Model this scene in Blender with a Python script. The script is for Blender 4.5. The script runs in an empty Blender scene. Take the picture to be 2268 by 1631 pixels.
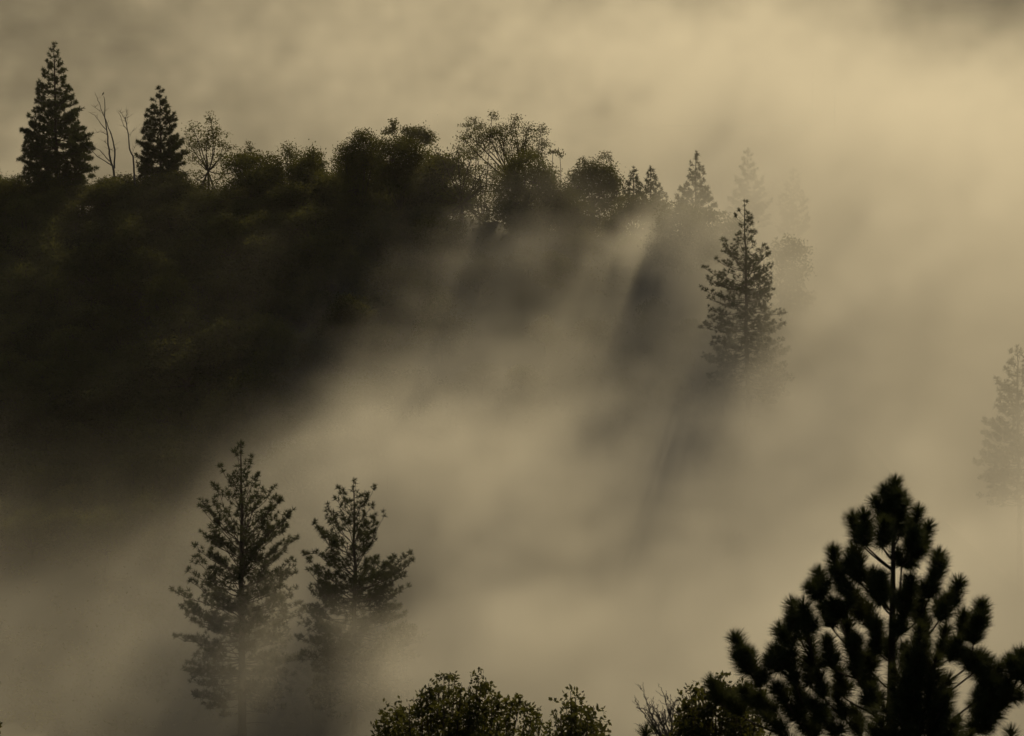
import bpy, math, random
import numpy as np
from mathutils import Vector

R = math.radians
RNG = np.random.default_rng(7)
random.seed(7)
scene = bpy.context.scene
COL = scene.collection

# ------------------------------------------------------------------ camera
PITCH = R(6.0)
FOCAL = 1134.0 / math.tan(R(10.0))        # in pixels of a 2268 wide picture
SUN_AZ, SUN_EL = R(16.8), R(32.9)          # azimuth to the right of the view, elevation


def P(px, py, d):
    """the point at forward distance d (metres) seen at a pixel of the 2268 x 1631 photograph"""
    a, b = (px - 1134.0) / FOCAL, (815.5 - py) / FOCAL
    dy = b * math.sin(PITCH) + math.cos(PITCH)
    dz = b * math.cos(PITCH) - math.sin(PITCH)
    return np.array([a / dy * d, d, dz / dy * d])


cam_data = bpy.data.cameras.new("camera")
cam = bpy.data.objects.new("camera", cam_data)
COL.objects.link(cam)
cam.location = (0, 0, 0)
cam.rotation_euler = (math.pi / 2 - PITCH, 0, 0)
cam_data.sensor_width = 36.0
cam_data.angle_x = R(20.0)
cam_data.clip_start = 0.5
cam_data.clip_end = 5000
cam_data.dof.use_dof = True
cam_data.dof.focus_distance = 270
cam_data.dof.aperture_fstop = 8.0
scene.camera = cam


# ------------------------------------------------------------------ materials
def new_mat(name):
    m = bpy.data.materials.new(name)
    m.use_nodes = True
    m.node_tree.nodes.clear()
    return m, m.node_tree.nodes, m.node_tree.links


def leaf_material(name, dark, light, transl, rough=0.8, scale=0.6, transmit=0.35):
    """foliage: colour varies leaf cluster by leaf cluster and tree by tree, thin enough to let light through"""
    m, n, l = new_mat(name)
    out = n.new("ShaderNodeOutputMaterial")
    geo = n.new("ShaderNodeTexCoord")
    noi = n.new("ShaderNodeTexNoise"); noi.inputs["Scale"].default_value = scale; noi.inputs["Detail"].default_value = 3
    l.new(geo.outputs["Object"], noi.inputs["Vector"])
    oi = n.new("ShaderNodeObjectInfo")
    add = n.new("ShaderNodeMath"); add.operation = 'MULTIPLY_ADD'
    add.inputs[1].default_value = 0.42
    l.new(oi.outputs["Random"], add.inputs[0]); l.new(noi.outputs["Fac"], add.inputs[2])
    ramp = n.new("ShaderNodeValToRGB")
    ramp.color_ramp.elements[0].position = 0.42; ramp.color_ramp.elements[0].color = (*dark, 1)
    ramp.color_ramp.elements[1].position = 0.88; ramp.color_ramp.elements[1].color = (*light, 1)
    l.new(add.outputs[0], ramp.inputs["Fac"])
    b = n.new("ShaderNodeBsdfPrincipled"); b.inputs["Roughness"].default_value = rough
    b.inputs["Specular IOR Level"].default_value = 0.08
    l.new(ramp.outputs["Color"], b.inputs["Base Color"])
    t = n.new("ShaderNodeBsdfTranslucent")
    mx = n.new("ShaderNodeMixRGB"); mx.inputs[0].default_value = 0.5; mx.inputs[2].default_value = (*transl, 1)
    l.new(ramp.outputs["Color"], mx.inputs[1]); l.new(mx.outputs[0], t.inputs["Color"])
    mix = n.new("ShaderNodeMixShader"); mix.inputs[0].default_value = transmit
    l.new(b.outputs[0], mix.inputs[1]); l.new(t.outputs[0], mix.inputs[2])
    l.new(mix.outputs[0], out.inputs["Surface"])
    return m


def noise_material(name, c1, c2, scale, rough=0.9, bump=0.0, stretch=None):
    m, n, l = new_mat(name)
    out = n.new("ShaderNodeOutputMaterial")
    tc = n.new("ShaderNodeTexCoord")
    mp = n.new("ShaderNodeMapping")
    if stretch: mp.inputs["Scale"].default_value = stretch
    l.new(tc.outputs["Object"], mp.inputs["Vector"])
    noi = n.new("ShaderNodeTexNoise"); noi.inputs["Scale"].default_value = scale; noi.inputs["Detail"].default_value = 6
    l.new(mp.outputs[0], noi.inputs["Vector"])
    ramp = n.new("ShaderNodeValToRGB")
    ramp.color_ramp.elements[0].position = 0.35; ramp.color_ramp.elements[0].color = (*c1, 1)
    ramp.color_ramp.elements[1].position = 0.68; ramp.color_ramp.elements[1].color = (*c2, 1)
    l.new(noi.outputs["Fac"], ramp.inputs["Fac"])
    b = n.new("ShaderNodeBsdfPrincipled"); b.inputs["Roughness"].default_value = rough
    b.inputs["Specular IOR Level"].default_value = 0.2
    l.new(ramp.outputs["Color"], b.inputs["Base Color"])
    if bump:
        bp = n.new("ShaderNodeBump"); bp.inputs["Strength"].default_value = bump
        l.new(noi.outputs["Fac"], bp.inputs["Height"]); l.new(bp.outputs[0], b.inputs["Normal"])
    l.new(b.outputs[0], out.inputs["Surface"])
    return m


M_NEEDLE = leaf_material("pine_needles", (0.022, 0.028, 0.013), (0.045, 0.054, 0.020), (0.09, 0.10, 0.02), transmit=0.22)
M_NEEDLE_NEAR = leaf_material("long_pine_needles", (0.016, 0.023, 0.010), (0.032, 0.044, 0.016), (0.09, 0.09, 0.02), scale=2.0, transmit=0.16)
M_OAK = leaf_material("oak_leaves", (0.012, 0.017, 0.007), (0.070, 0.075, 0.018), (0.15, 0.14, 0.02), scale=0.3, transmit=0.30)
M_SHRUB = leaf_material("live_oak_leaves", (0.022, 0.028, 0.010), (0.050, 0.056, 0.014), (0.13, 0.12, 0.02), scale=1.5, transmit=0.28)
M_BARK = noise_material("bark", (0.022, 0.017, 0.012), (0.065, 0.048, 0.035), 3.0, bump=0.6, stretch=(1, 1, 0.25))
M_DEAD = noise_material("weathered_dead_wood", (0.06, 0.052, 0.045), (0.14, 0.125, 0.11), 4.0, bump=0.4, stretch=(1, 1, 0.2))
M_GROUND = noise_material("dry_grass_slope", (0.024, 0.023, 0.012), (0.062, 0.054, 0.028), 0.12, bump=0.5)
M_BIRD = noise_material("dark_feathers", (0.02, 0.02, 0.02), (0.05, 0.045, 0.04), 9.0)


# ------------------------------------------------------------------ mesh builder
class MB:
    def __init__(self):
        self.v, self.t, self.q, self.n = [], [], [], 0

    def tris(self, verts, faces):
        self.v.append(verts); self.t.append(np.asarray(faces, np.int64) + self.n); self.n += len(verts)

    def quads(self, verts, faces):
        self.v.append(verts); self.q.append(np.asarray(faces, np.int64) + self.n); self.n += len(verts)

    def tube(self, pts, radii, sides=5):
        pts = np.asarray(pts, float); radii = np.asarray(radii, float)
        k = len(pts)
        tan = np.gradient(pts, axis=0)
        tan /= np.linalg.norm(tan, axis=1, keepdims=True) + 1e-9
        ref = np.array([1.0, 0, 0]) if abs(tan[0][0]) < 0.8 else np.array([0, 1.0, 0])
        u = np.cross(tan, ref); u /= np.linalg.norm(u, axis=1, keepdims=True) + 1e-9
        w = np.cross(tan, u)
        a = np.arange(sides) * 2 * math.pi / sides
        ring = (u[:, None, :] * np.cos(a)[None, :, None] + w[:, None, :] * np.sin(a)[None, :, None]) * radii[:, None, None]
        v = (pts[:, None, :] + ring).reshape(-1, 3)
        i = np.arange(k - 1)[:, None] * sides + np.arange(sides)[None, :]
        j = np.arange(k - 1)[:, None] * sides + (np.arange(sides)[None, :] + 1) % sides
        f = np.stack([i, j, j + sides, i + sides], -1).reshape(-1, 4)
        self.quads(v, f)

    def blades(self, base, direction, length, width):
        """needles: one thin pointed triangle each"""
        n = len(base)
        rnd = RNG.normal(size=(n, 3))
        side = np.cross(direction, rnd); side /= np.linalg.norm(side, axis=1, keepdims=True) + 1e-9
        w = (np.asarray(width) * np.ones(n))[:, None]
        L = (np.asarray(length) * np.ones(n))[:, None]
        a = base + side * w * 0.5; b = base - side * w * 0.5; c = base + direction * L
        v = np.stack([a, b, c], 1).reshape(-1, 3)
        self.tris(v, np.arange(3 * n).reshape(n, 3))

    def leaves(self, pos, size, direction=None, aspect=0.55):
        """leaves: one pointed, folded-free diamond each"""
        n = len(pos)
        if direction is None: direction = RNG.normal(size=(n, 3))
        direction = direction / (np.linalg.norm(direction, axis=1, keepdims=True) + 1e-9)
        side = np.cross(direction, RNG.normal(size=(n, 3))); side /= np.linalg.norm(side, axis=1, keepdims=True) + 1e-9
        s = (np.asarray(size) * np.ones(n))[:, None]
        v = np.stack([pos, pos + direction * s * 0.5 + side * s * aspect * 0.5, pos + direction * s,
                      pos + direction * s * 0.5 - side * s * aspect * 0.5], 1).reshape(-1, 3)
        self.quads(v, np.arange(4 * n).reshape(n, 4))

    def build(self, name, mat, parent=None, origin=None, smooth=False):
        v = np.concatenate(self.v) if self.v else np.zeros((0, 3))
        if origin is not None: v = v - np.asarray(origin)[None, :]
        me = bpy.data.meshes.new(name)
        t = np.concatenate(self.t) if self.t else np.zeros((0, 3), np.int64)
        q = np.concatenate(self.q) if self.q else np.zeros((0, 4), np.int64)
        me.vertices.add(len(v)); me.vertices.foreach_set("co", v.astype(np.float32).ravel())
        loops = np.concatenate([t.ravel(), q.ravel()]).astype(np.int32)
        me.loops.add(len(loops)); me.loops.foreach_set("vertex_index", loops)
        start = np.concatenate([np.arange(len(t)) * 3, len(t) * 3 + np.arange(len(q)) * 4]).astype(np.int32)
        me.polygons.add(len(start)); me.polygons.foreach_set("loop_start", start)
        if smooth: me.polygons.foreach_set("use_smooth", np.ones(len(start), bool))
        me.update(calc_edges=True); me.validate()
        me.materials.append(mat)
        o = bpy.data.objects.new(name, me); COL.objects.link(o)
        if parent is not None: o.parent = parent
        return o


def thing(name, label, cat, loc, group=None):
    o = bpy.data.objects.new(name, None); COL.objects.link(o)
    o.location = tuple(float(c) for c in loc); o.empty_display_size = 0.5
    o["label"] = label; o["category"] = cat
    if group: o["group"] = group
    return o


def copy_thing(root, loc, rz, s, label, group):
    r = root.copy(); COL.objects.link(r)
    r.location = tuple(float(c) for c in loc); r.rotation_euler = (0, 0, rz); r.scale = (s[0], s[0], s[1])
    r["label"] = label; r["group"] = group
    for ch in list(root.children):
        c = ch.copy(); COL.objects.link(c); c.parent = r
        for g in ch.children:
            d = g.copy(); COL.objects.link(d); d.parent = c
    return r


# ------------------------------------------------------------------ terrain
RX = np.array([-220., -70, -13, 9, 19, 27, 40, 58, 140, 220])
RY = np.array([400., 376, 350, 336, 322, 316, 306, 300, 300, 300])
RZ = np.array([-16., -19.5, -18.5, -19, -20.5, -24.5, -43, -60, -62, -62])


def sstep(a, b, x):
    t = np.clip((x - a) / (b - a), 0, 1)
    return t * t * (3 - 2 * t)


def ground_z(x, y):
    x = np.asarray(x, float); y = np.asarray(y, float)
    yr = np.interp(x, RX, RY); zr = np.interp(x, RX, RZ)
    dy = yr - y                                            # distance down the near face of the ridge
    front = zr - np.minimum(np.maximum(dy, 0), 50) * 0.62 - np.maximum(dy - 50, 0) * 0.33
    front = np.maximum(front, -66 + 0.02 * (y - 150))
    back = zr - np.minimum(np.maximum(-dy, 0), 110) * 0.22
    z = np.where(dy > 0, front, back)
    far = -45 + np.maximum(y - 520, 0) * 0.46              # the mountain side behind
    z = np.where(y > 500, np.maximum(z, far), z)
    near = -1.75 - np.maximum(y - 3, 0) * 0.42             # the hill the camera stands on
    z = np.where(y < 185, np.maximum(near, np.where(y < 140, -200, z)), z)
    z = np.where(y < 185, np.maximum(z, -66), z)
    z = z + 0.7 * np.sin(x * 0.13 + 1.3) * np.sin(y * 0.11) * sstep(20, 60, y) + 0.35 * np.sin(x * 0.37 + y * 0.21)* sstep(20, 60, y)
    return z


def build_terrain():
    ys = np.concatenate([np.arange(-60, 160, 4.), np.arange(160, 420, 3.), np.arange(420, 1300, 20.), np.array([1300., 1500, 1800])])
    xs = np.concatenate([np.array([-900., -700, -500, -400]), np.arange(-300, -130, 12.), np.arange(-130, 131, 4.), np.arange(142, 301, 12.), np.array([400., 500, 700, 900])])
    X, Y = np.meshgrid(xs, ys)
    Z = ground_z(X, Y) + np.where(np.abs(X) < 200, RNG.normal(0, 0.15, X.shape), 0)
    v = np.stack([X, Y, Z], -1).reshape(-1, 3)
    nx, ny = len(xs), len(ys)
    i = (np.arange(ny - 1)[:, None] * nx + np.arange(nx - 1)[None, :]).ravel()
    mb = MB(); mb.quads(v, np.stack([i, i + 1, i + nx + 1, i + nx], -1))
    o = mb.build("ground", M_GROUND, smooth=True)
    o["kind"] = "structure"; o["label"] = "foggy hillsides and valley floor of dry grass"


build_terrain()


# ------------------------------------------------------------------ plants
def unit(v):
    return v / (np.linalg.norm(v, axis=-1, keepdims=True) + 1e-9)


def tuft_blades(mb, centres, axes, radius, n=16, width=0.07, spread=1.9):
    """star-like brushes of needles at the shoot tips"""
    c = np.repeat(centres, n, 0); a = np.repeat(unit(axes), n, 0)
    rad = np.repeat(radius, n)
    perp = unit(np.cross(a, RNG.normal(size=a.shape)))
    th = RNG.uniform(0.05, spread, len(c))[:, None]
    d = a * np.cos(th) + perp * np.sin(th)
    mb.blades(c + d * (rad * 0.08)[:, None], d, rad * RNG.uniform(0.75, 1.1, len(c)), width * RNG.uniform(0.7, 1.3, len(c)))


def bezier(a, b, c, k):
    t = np.linspace(0, 1, k)[:, None]
    return a * (1 - t) ** 2 + 2 * b * t * (1 - t) + c * t * t


def pine(label, trunk_px, d, sil, n_branch, tuft=0.38, subs=3.2, blade=0.07, nb=15, group=None,
         base=None, angles=(58, 22, -2), trunk_r=None, name="pine_tree", gap=0.0, bare_low=0):
    """trunk_px: [(px, py) from the tip down]; sil: [(py, left half width px, right half width px)] of the crown"""
    m_px = d / FOCAL
    top = P(*trunk_px[0], d)
    low = P(*trunk_px[-1], d)
    gz = float(ground_z(low[0], low[1]))
    pts = [P(px, py, d) for px, py in trunk_px]
    if pts[-1][2] > gz: pts.append(np.array([pts[-1][0] + (pts[-1][0] - pts[-2][0]) * 0.2, d, gz - 0.3]))
    pts = np.array(pts)
    H = pts[0][2] - pts[-1][2]
    root = thing(name, label, "pine tree", (pts[-1][0], d, gz), group)
    org = np.array([pts[-1][0], d, gz])
    r0 = trunk_r or H * 0.0125
    zz = np.linspace(pts[0][2], pts[-1][2], 16)
    def trunk_at(z):
        return np.array([np.interp(z, pts[::-1, 2], pts[::-1, 0]), d, z])
    tp = np.array([trunk_at(z) for z in zz]); tp[1:-1, :2] += RNG.normal(0, r0 * 0.16, (14, 2))
    tr = 0.02 + r0 * ((zz[0] - zz) / H) ** 0.8
    mt = MB(); mt.tube(tp, tr, 8); mt.build("trunk", M_BARK, root, org, True)
    sp = np.array(sil, float)
    zs = np.array([P(trunk_px[0][0], s[0], d)[2] for s in sil])
    ml, mc = MB(), MB()
    C, A, Rr = [], [], []
    zt_top, zt_bot = zs[0], zs[-1]
    def widths(z):
        return (np.interp(-z, -zs, sp[:, 1]) * m_px, np.interp(-z, -zs, sp[:, 2]) * m_px)
    # tips are drawn evenly over the silhouette area and all round the trunk
    hs = np.linspace(0, 1, 400)
    wsum = np.array([sum(widths(zt_top + (zt_bot - zt_top) * h)) for h in hs]) + 0.6
    cdf = np.cumsum(wsum); cdf /= cdf[-1]
    us = (np.arange(n_branch) + RNG.uniform(0, 1, n_branch)) / n_branch
    az0 = RNG.uniform(0, 6.28)
    for i, u in enumerate(us):
        h = np.interp(u, cdf, hs)
        zt = zt_top + (zt_bot - zt_top) * h
        az = az0 + i * 2.39996 + RNG.normal(0, 0.35)
        lw, rw = widths(zt)
        f = (math.cos(az) + 1) / 2
        r = (lw * (1 - f) + rw * f) * RNG.choice([1.1, 0.98, 0.82, 0.62], p=[.28, .36, .22, .14]) * RNG.uniform(0.88, 1.08)
        if gap and RNG.uniform() < gap: r *= 0.55
        r = max(r, 0.25)
        ang = np.interp(h, [0, 0.45, 1.0], angles) + RNG.normal(0, 6)
        tip0 = trunk_at(zt)
        tip = np.array([tip0[0] + r * math.cos(az), d + r * math.sin(az), zt])
        za = zt - r * math.tan(R(ang))
        za = max(min(za, zz[0] - 0.15), pts[-1][2] + 1)
        at = trunk_at(za)
        ctrl = at * 0.45 + tip * 0.55 - np.array([0, 0, 0.14 * r])
        k = 7
        br = bezier(at, ctrl, tip, k)
        br[1:-1] += RNG.normal(0, 0.03 * min(r, 2), (k - 2, 3))
        rb = 0.012 + 0.011 * r
        ml.tube(br, np.linspace(rb, 0.012, k), 4)
        bd = unit(tip - at)
        ns = int(subs * r) + 1
        C.append(tip); A.append(unit(tip - ctrl) + np.array([0, 0, .6])); Rr.append(tuft)
        side0 = unit(np.cross(bd, np.array([0, 0, 1.0])))
        for j in range(ns):
            s = RNG.uniform(0.28, 0.97) ** 0.8
            q = s * (k - 1); i0 = min(int(q), k - 2); p = br[i0] + (br[i0 + 1] - br[i0]) * (q - i0)
            sl = (0.22 * r * (1.15 - s) + 0.35) * RNG.uniform(0.6, 1.25)
            dirn = unit(bd * 0.55 + side0 * RNG.choice([-1, 1]) * RNG.uniform(0.2, 1.0) + np.array([0, 0, RNG.uniform(0.1, 0.75)]))
            e = p + dirn * sl
            ml.tube(np.array([p, p + dirn * sl * 0.5 - np.array([0, 0, 0.04]), e]), [0.016, 0.013, 0.009], 3)
            C.append(e); A.append(dirn + np.array([0, 0, .5])); Rr.append(tuft * RNG.uniform(0.75, 1.1))
            if sl > 0.8:
                C.append(p + dirn * sl * 0.55); A.append(dirn); Rr.append(tuft * 0.8)
    for k in range(bare_low):                                # short dead stubs below the crown
        za = RNG.uniform(pts[-1][2] + 2, zt_bot + 3); az = RNG.uniform(0, 6.28); at = trunk_at(za)
        L = RNG.uniform(0.8, 2.6)
        e = at + np.array([math.cos(az), math.sin(az), RNG.uniform(-.2, .15)]) * L
        ml.tube(np.array([at, (at + e) / 2 + np.array([0, 0, .1]), e]), [0.04, 0.03, 0.008], 4)
    # leader
    for z in np.linspace(zz[0], zz[0] - 0.9, 3):
        C.append(trunk_at(z)); A.append(np.array([RNG.normal(0, .2), RNG.normal(0, .2), 1.0])); Rr.append(tuft * 0.95)
    ml.build("limbs", M_BARK, root, org)
    tuft_blades(mc, np.array(C), np.array(A), np.array(Rr), nb, blade)
    mc.build("crown", M_NEEDLE, root, org)
    return root


def oak(label, base, lobes, n_leaf=2600, leaf=0.24, clump=0.42, group=None, name="oak_tree", trunk_r=0.22, fork=0.3,
        mat=None, cat="oak tree", per=24, lean=0.0, twigs=3, dens=2.1):
    """base: world point; lobes: [(x, y, z, rx, ry, rz)] in metres from the base"""
    mat = mat or M_OAK
    root = thing(name, label, cat, base, group)
    L = np.array(lobes, float)
    ztop = (L[:, 2] + L[:, 5]).max()
    fk = np.array([L[:, 0].mean() * 0.4 + lean, L[:, 1].mean() * 0.4, ztop * fork])
    mt, ml, mc = MB(), MB(), MB()
    k = 6
    tp = bezier(np.array([0, 0, -0.4]), np.array([lean * 0.1, 0, ztop * fork * 0.5]), fk, k)
    mt.tube(tp, np.linspace(trunk_r * 1.25, trunk_r * 0.8, k), 8)
    mt.build("trunk", M_BARK, root, None, True)
    area = (L[:, 3] * L[:, 5]); area = area / area.sum()
    for lo, a in zip(L, area):
        c, r = lo[:3], lo[3:]
        ctrl = fk * 0.5 + c * 0.5 + RNG.normal(0, 0.1, 3) * np.linalg.norm(c - fk) - np.array([0, 0, 0.1 * np.linalg.norm(c - fk)])
        br = bezier(fk, ctrl, c, 7)
        ml.tube(br, np.linspace(trunk_r * 0.5, 0.035, 7), 5)
        n = max(int(n_leaf * dens * a), 60)
        nc = max(n // per, 4)
        dv = unit(RNG.normal(size=(nc, 3)))
        cc = c + dv * r * (RNG.uniform(0.25, 1.0, nc) ** 0.45)[:, None]
        for q in cc[:max(3, nc // 4)] if twigs else []:
            ml.tube(np.array([c + RNG.normal(0, .1, 3), (c + q) / 2 + RNG.normal(0, .12, 3), q]), [0.04, 0.028, 0.01], 4)
        p = np.repeat(cc, per, 0)
        p = p + RNG.normal(0, 1, p.shape) * clump * np.minimum(1, r / 0.9) * np.array([1, 1, 0.7])
        dirs = RNG.normal(size=p.shape) + np.array([0, 0, -0.1])
        mc.leaves(p, leaf * RNG.uniform(0.6, 1.25, len(p)), dirs, 0.6)
    ml.build("limbs", M_BARK, root)
    mc.build("crown", mat, root)
    return root


def px_lobes(d, base, spec, flat=0.9):
    """lobes traced as (px, py, rx px, ry px[, depth offset m]) -> metres from the base"""
    m = d / FOCAL
    out = []
    for s in spec:
        off = s[4] if len(s) > 4 else RNG.normal(0, 0.6)
        c = P(s[0], s[1], d + off) - base
        out.append((c[0], c[1], c[2], s[2] * m, (s[2] + s[3]) / 2 * m * flat, s[3] * m))
    return out


def ridge_oak(label, px, py_base, d, spec, **kw):
    b = P(px, py_base, d)
    gz = float(ground_z(b[0], b[1])); b[2] = gz
    L = px_lobes(d, b, spec)
    wx = max(abs(l[0]) for l in L) * 0.8 + 0.8; zl = min(l[2] for l in L)
    for i in range(kw.pop("skirt", 7)):
        L.append((RNG.uniform(-wx, wx), RNG.uniform(-1.8, 0.6), zl * RNG.uniform(0.15, 0.85), RNG.uniform(1.1, 1.9), 1.4, RNG.uniform(.9, 1.4)))
    kw["leaf"] = kw.get("leaf", 0.24) * 1.0; kw.setdefault("dens", 6.0)
    L = [(x, y, z, a * 1.25, c * 1.25, e * 1.2) for x, y, z, a, c, e in L] if kw.pop("full", True) else L
    return oak(label, b, L, **kw)


# ---------------------------------------------------------------- pines on the ridge and in the valley
pine("tallest pine on the ridge, dark and full, left of the bare snags",
     [(120, 97), (122, 220), (124, 340), (126, 470)], 372,
     [(97, 2, 2), (130, 12, 14), (160, 26, 24), (200, 38, 38), (240, 44, 56), (262, 52, 60), (275, 62, 62), (300, 66, 80), (340, 70, 82), (380, 72, 80), (400, 66, 74), (425, 40, 40)],
     185, tuft=0.47, subs=4.6, nb=20, blade=0.085, angles=(50, 15, -8))
pine("short dense pine on the ridge behind the smaller bare snag",
     [(353, 197), (355, 280), (357, 420)], 368,
     [(197, 3, 3), (222, 14, 12), (232, 22, 18), (262, 32, 32), (295, 36, 36), (320, 42, 52), (345, 54, 56), (380, 58, 52), (402, 45, 40)],
     120, tuft=0.48, subs=4.6, nb=20, blade=0.085, angles=(55, 28, 5), trunk_r=0.2)
pine("dark pine with a pointed top standing clear on the ridge end above a round oak",
     [(1542, 338), (1541, 420), (1541, 520)], 326,
     [(338, 2, 2), (365, 6, 8), (380, 18, 18), (395, 20, 20), (408, 22, 22), (420, 38, 30), (440, 44, 36), (458, 46, 38), (480, 40, 32), (500, 26, 20)],
     80, tuft=0.40, subs=3.6, nb=16, blade=0.08, angles=(68, 45, 25), trunk_r=0.16)
pine("pale small pine in fog beside the round oak, first of a close pair",
     [(1403, 372), (1404, 500)], 352,
     [(375, 2, 2), (395, 10, 10), (420, 20, 18), (445, 24, 24), (470, 24, 24), (490, 20, 20)], 60, tuft=0.4, nb=14, blade=0.09, angles=(60, 30, 10), trunk_r=0.14)
pine("slim small pine in fog, second of a close pair by the round oak",
     [(1441, 372), (1442, 500)], 346,
     [(375, 2, 2), (395, 10, 10), (415, 18, 16), (440, 18, 20), (470, 24, 24), (490, 20, 20)], 60, tuft=0.4, nb=14, blade=0.09, angles=(60, 30, 10), trunk_r=0.14)
pine("lowest little pine in fog just downhill of the close pair of small pines",
     [(1466, 422), (1467, 510)], 352,
     [(422, 2, 2), (440, 9, 9), (460, 16, 16), (490, 20, 20)], 34, tuft=0.36, nb=14, blade=0.09, angles=(60, 30, 10), trunk_r=0.1)
pine("ghostly pale pine fading into the fog behind the ridge end",
     [(1657, 330), (1657, 520)], 402,
     [(330, 3, 3), (365, 14, 16), (400, 30, 30), (430, 36, 40), (470, 48, 48), (500, 44, 44)], 80, tuft=0.5, nb=14, blade=0.1, angles=(60, 35, 15), trunk_r=0.2)
pine("faintest pine, a mere shadow in the bright fog beyond the pale pine",
     [(1757, 378), (1757, 540)], 425,
     [(378, 5, 5), (405, 16, 16), (440, 26, 26), (490, 34, 34), (520, 34, 34)], 60, tuft=0.5, nb=14, blade=0.1, angles=(60, 35, 15), trunk_r=0.2)
pine("lone open pine standing out of the fog, its lower boughs dissolving",
     [(1649, 447), (1651, 560), (1653, 700), (1656, 880)], 292,
     [(447, 4, 4), (470, 16, 14), (495, 28, 26), (515, 36, 28), (545, 66, 34), (565, 52, 62), (585, 82, 74), (605, 84, 50), (635, 84, 80), (655, 96, 56), (690, 70, 82), (720, 88, 84), (760, 84, 92), (800, 84, 90), (850, 78, 86), (890, 60, 70)],
     210, tuft=0.36, subs=3.4, nb=22, blade=0.05, angles=(55, 12, -14), gap=0.12, trunk_r=0.27, bare_low=10)
pine("larger of two valley pines, tall tree with shadow streaming from its foot",
     [(533, 980), (535, 1120), (536, 1300), (537, 1600)], 255,
     [(980, 10, 14), (1010, 26, 34), (1045, 50, 60), (1080, 82, 84), (1105, 96, 108), (1140, 88, 112), (1175, 110, 100), (1200, 112, 156), (1225, 100, 130), (1245, 124, 110), (1290, 146, 118), (1340, 140, 130), (1400, 130, 128), (1460, 120, 126), (1520, 110, 120), (1580, 80, 90)],
     205, tuft=0.43, subs=3.2, nb=22, blade=0.055, angles=(62, 26, -6), gap=0.12, trunk_r=0.42, bare_low=14)
pine("smaller of two valley pines, open crown with long level boughs on one side",
     [(783, 1068), (784, 1180), (784, 1300), (784, 1620)], 251,
     [(1068, 14, 14), (1082, 40, 42), (1105, 50, 40), (1130, 74, 48), (1150, 94, 76), (1175, 76, 74), (1200, 60, 52), (1228, 100, 128), (1262, 104, 118), (1280, 100, 144), (1320, 110, 100), (1370, 106, 110), (1415, 112, 160), (1460, 110, 134), (1520, 100, 120), (1580, 80, 90)],
     210, tuft=0.42, subs=3.3, nb=22, blade=0.055, angles=(62, 18, -14), gap=0.15, trunk_r=0.36, bare_low=14)
pine("small pine nearly lost in fog between the feet of two valley pines",
     [(690, 1400), (690, 1640)], 266,
     [(1400, 4, 4), (1440, 20, 20), (1480, 34, 34), (1540, 46, 46), (1600, 50, 50)], 50, tuft=0.4, nb=14, blade=0.08, trunk_r=0.15)
pine("faded pine rising from fog at the picture's edge above the near pine",
     [(2252, 770), (2254, 900), (2258, 1200)], 300,
     [(770, 10, 10), (830, 34, 34), (850, 60, 50), (880, 50, 60), (930, 66, 60), (990, 84, 80), (1050, 88, 84), (1110, 80, 84)], 120, tuft=0.5, nb=14, blade=0.1, angles=(60, 25, 0), trunk_r=0.3)

# ---------------------------------------------------------------- dead snags with a perched bird
def snag(label, paths, d, name="dead_tree"):
    """paths: polylines traced bough by bough, each with its thickness at start and end (m)"""
    b = P(*paths[0][0][0], d); gz = float(ground_z(b[0], b[1]))
    org = np.array([b[0], d, gz])
    root = thing(name, label, "dead tree", org)
    for k, (pts, r0, r1) in enumerate(paths):
        w = [P(px, py, d + off) for (px, py), off in zip(pts, np.cumsum(np.concatenate([[0], RNG.normal(0, 0.35, len(pts) - 1)])))]
        if k == 0: w = [np.array([b[0] + 0.3, d, gz - 0.4])] + w
        w = np.array(w)
        t = np.linspace(0, len(w) - 1, len(w) * 3 - 2)
        ws = np.stack([np.interp(t, np.arange(len(w)), w[:, i]) for i in range(3)], -1)
        ws[1:-1] += RNG.normal(0, 0.03, ws[1:-1].shape)
        mb = MB()
        mb.tube(ws, np.linspace(r0, r1, len(ws)), 6)
        if True:
            for q in range(6 if k == 0 else 4):
                i = RNG.integers(1, len(ws) - 1); e = ws[i] + np.array([RNG.normal(0, .5), RNG.normal(0, .5), RNG.uniform(.1, .7)])
                mb.tube(np.array([ws[i], (ws[i] + e) / 2 + RNG.normal(0, .05, 3), e]), [0.022, 0.016, 0.006], 3)
        mb.build("trunk" if k == 0 else "bough", M_DEAD, root, org, True)
    return root


def z1(pts):                                                   # pixels of the enlarged detail -> the 2268 wide picture
    return [((200 + x / 6.794) * 0.9072, (200 + y / 6.796) * 0.9072) for x, y in pts]


snag("taller bare dead tree with several boughs and a bird on its top",
     [(z1([(530, 1480), (470, 1280), (440, 1050), (415, 830), (375, 560), (385, 370), (362, 240)]), 0.17, 0.03),
      (z1([(540, 1440), (545, 1130), (510, 930), (440, 770), (400, 640)]), 0.12, 0.05),
      (z1([(400, 640), (340, 510), (290, 350), (235, 240), (210, 175)]), 0.06, 0.015),
      (z1([(310, 490), (230, 440), (190, 380)]), 0.03, 0.012),
      (z1([(410, 800), (330, 720), (280, 640), (210, 550), (105, 500)]), 0.06, 0.014),
      (z1([(410, 880), (370, 845), (310, 835), (215, 850)]), 0.045, 0.012),
      (z1([(490, 1390), (390, 1320), (250, 1240), (170, 1150), (60, 1070)]), 0.08, 0.018),
      (z1([(460, 1320), (370, 1220), (290, 1130), (220, 1095), (135, 1085)]), 0.07, 0.014),
      (z1([(430, 1040), (400, 1010), (370, 1000)]), 0.035, 0.012),
      (z1([(530, 1150), (480, 1130), (450, 1120)]), 0.03, 0.02),
      (z1([(500, 930), (495, 850)]), 0.03, 0.01)], 368)
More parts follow.
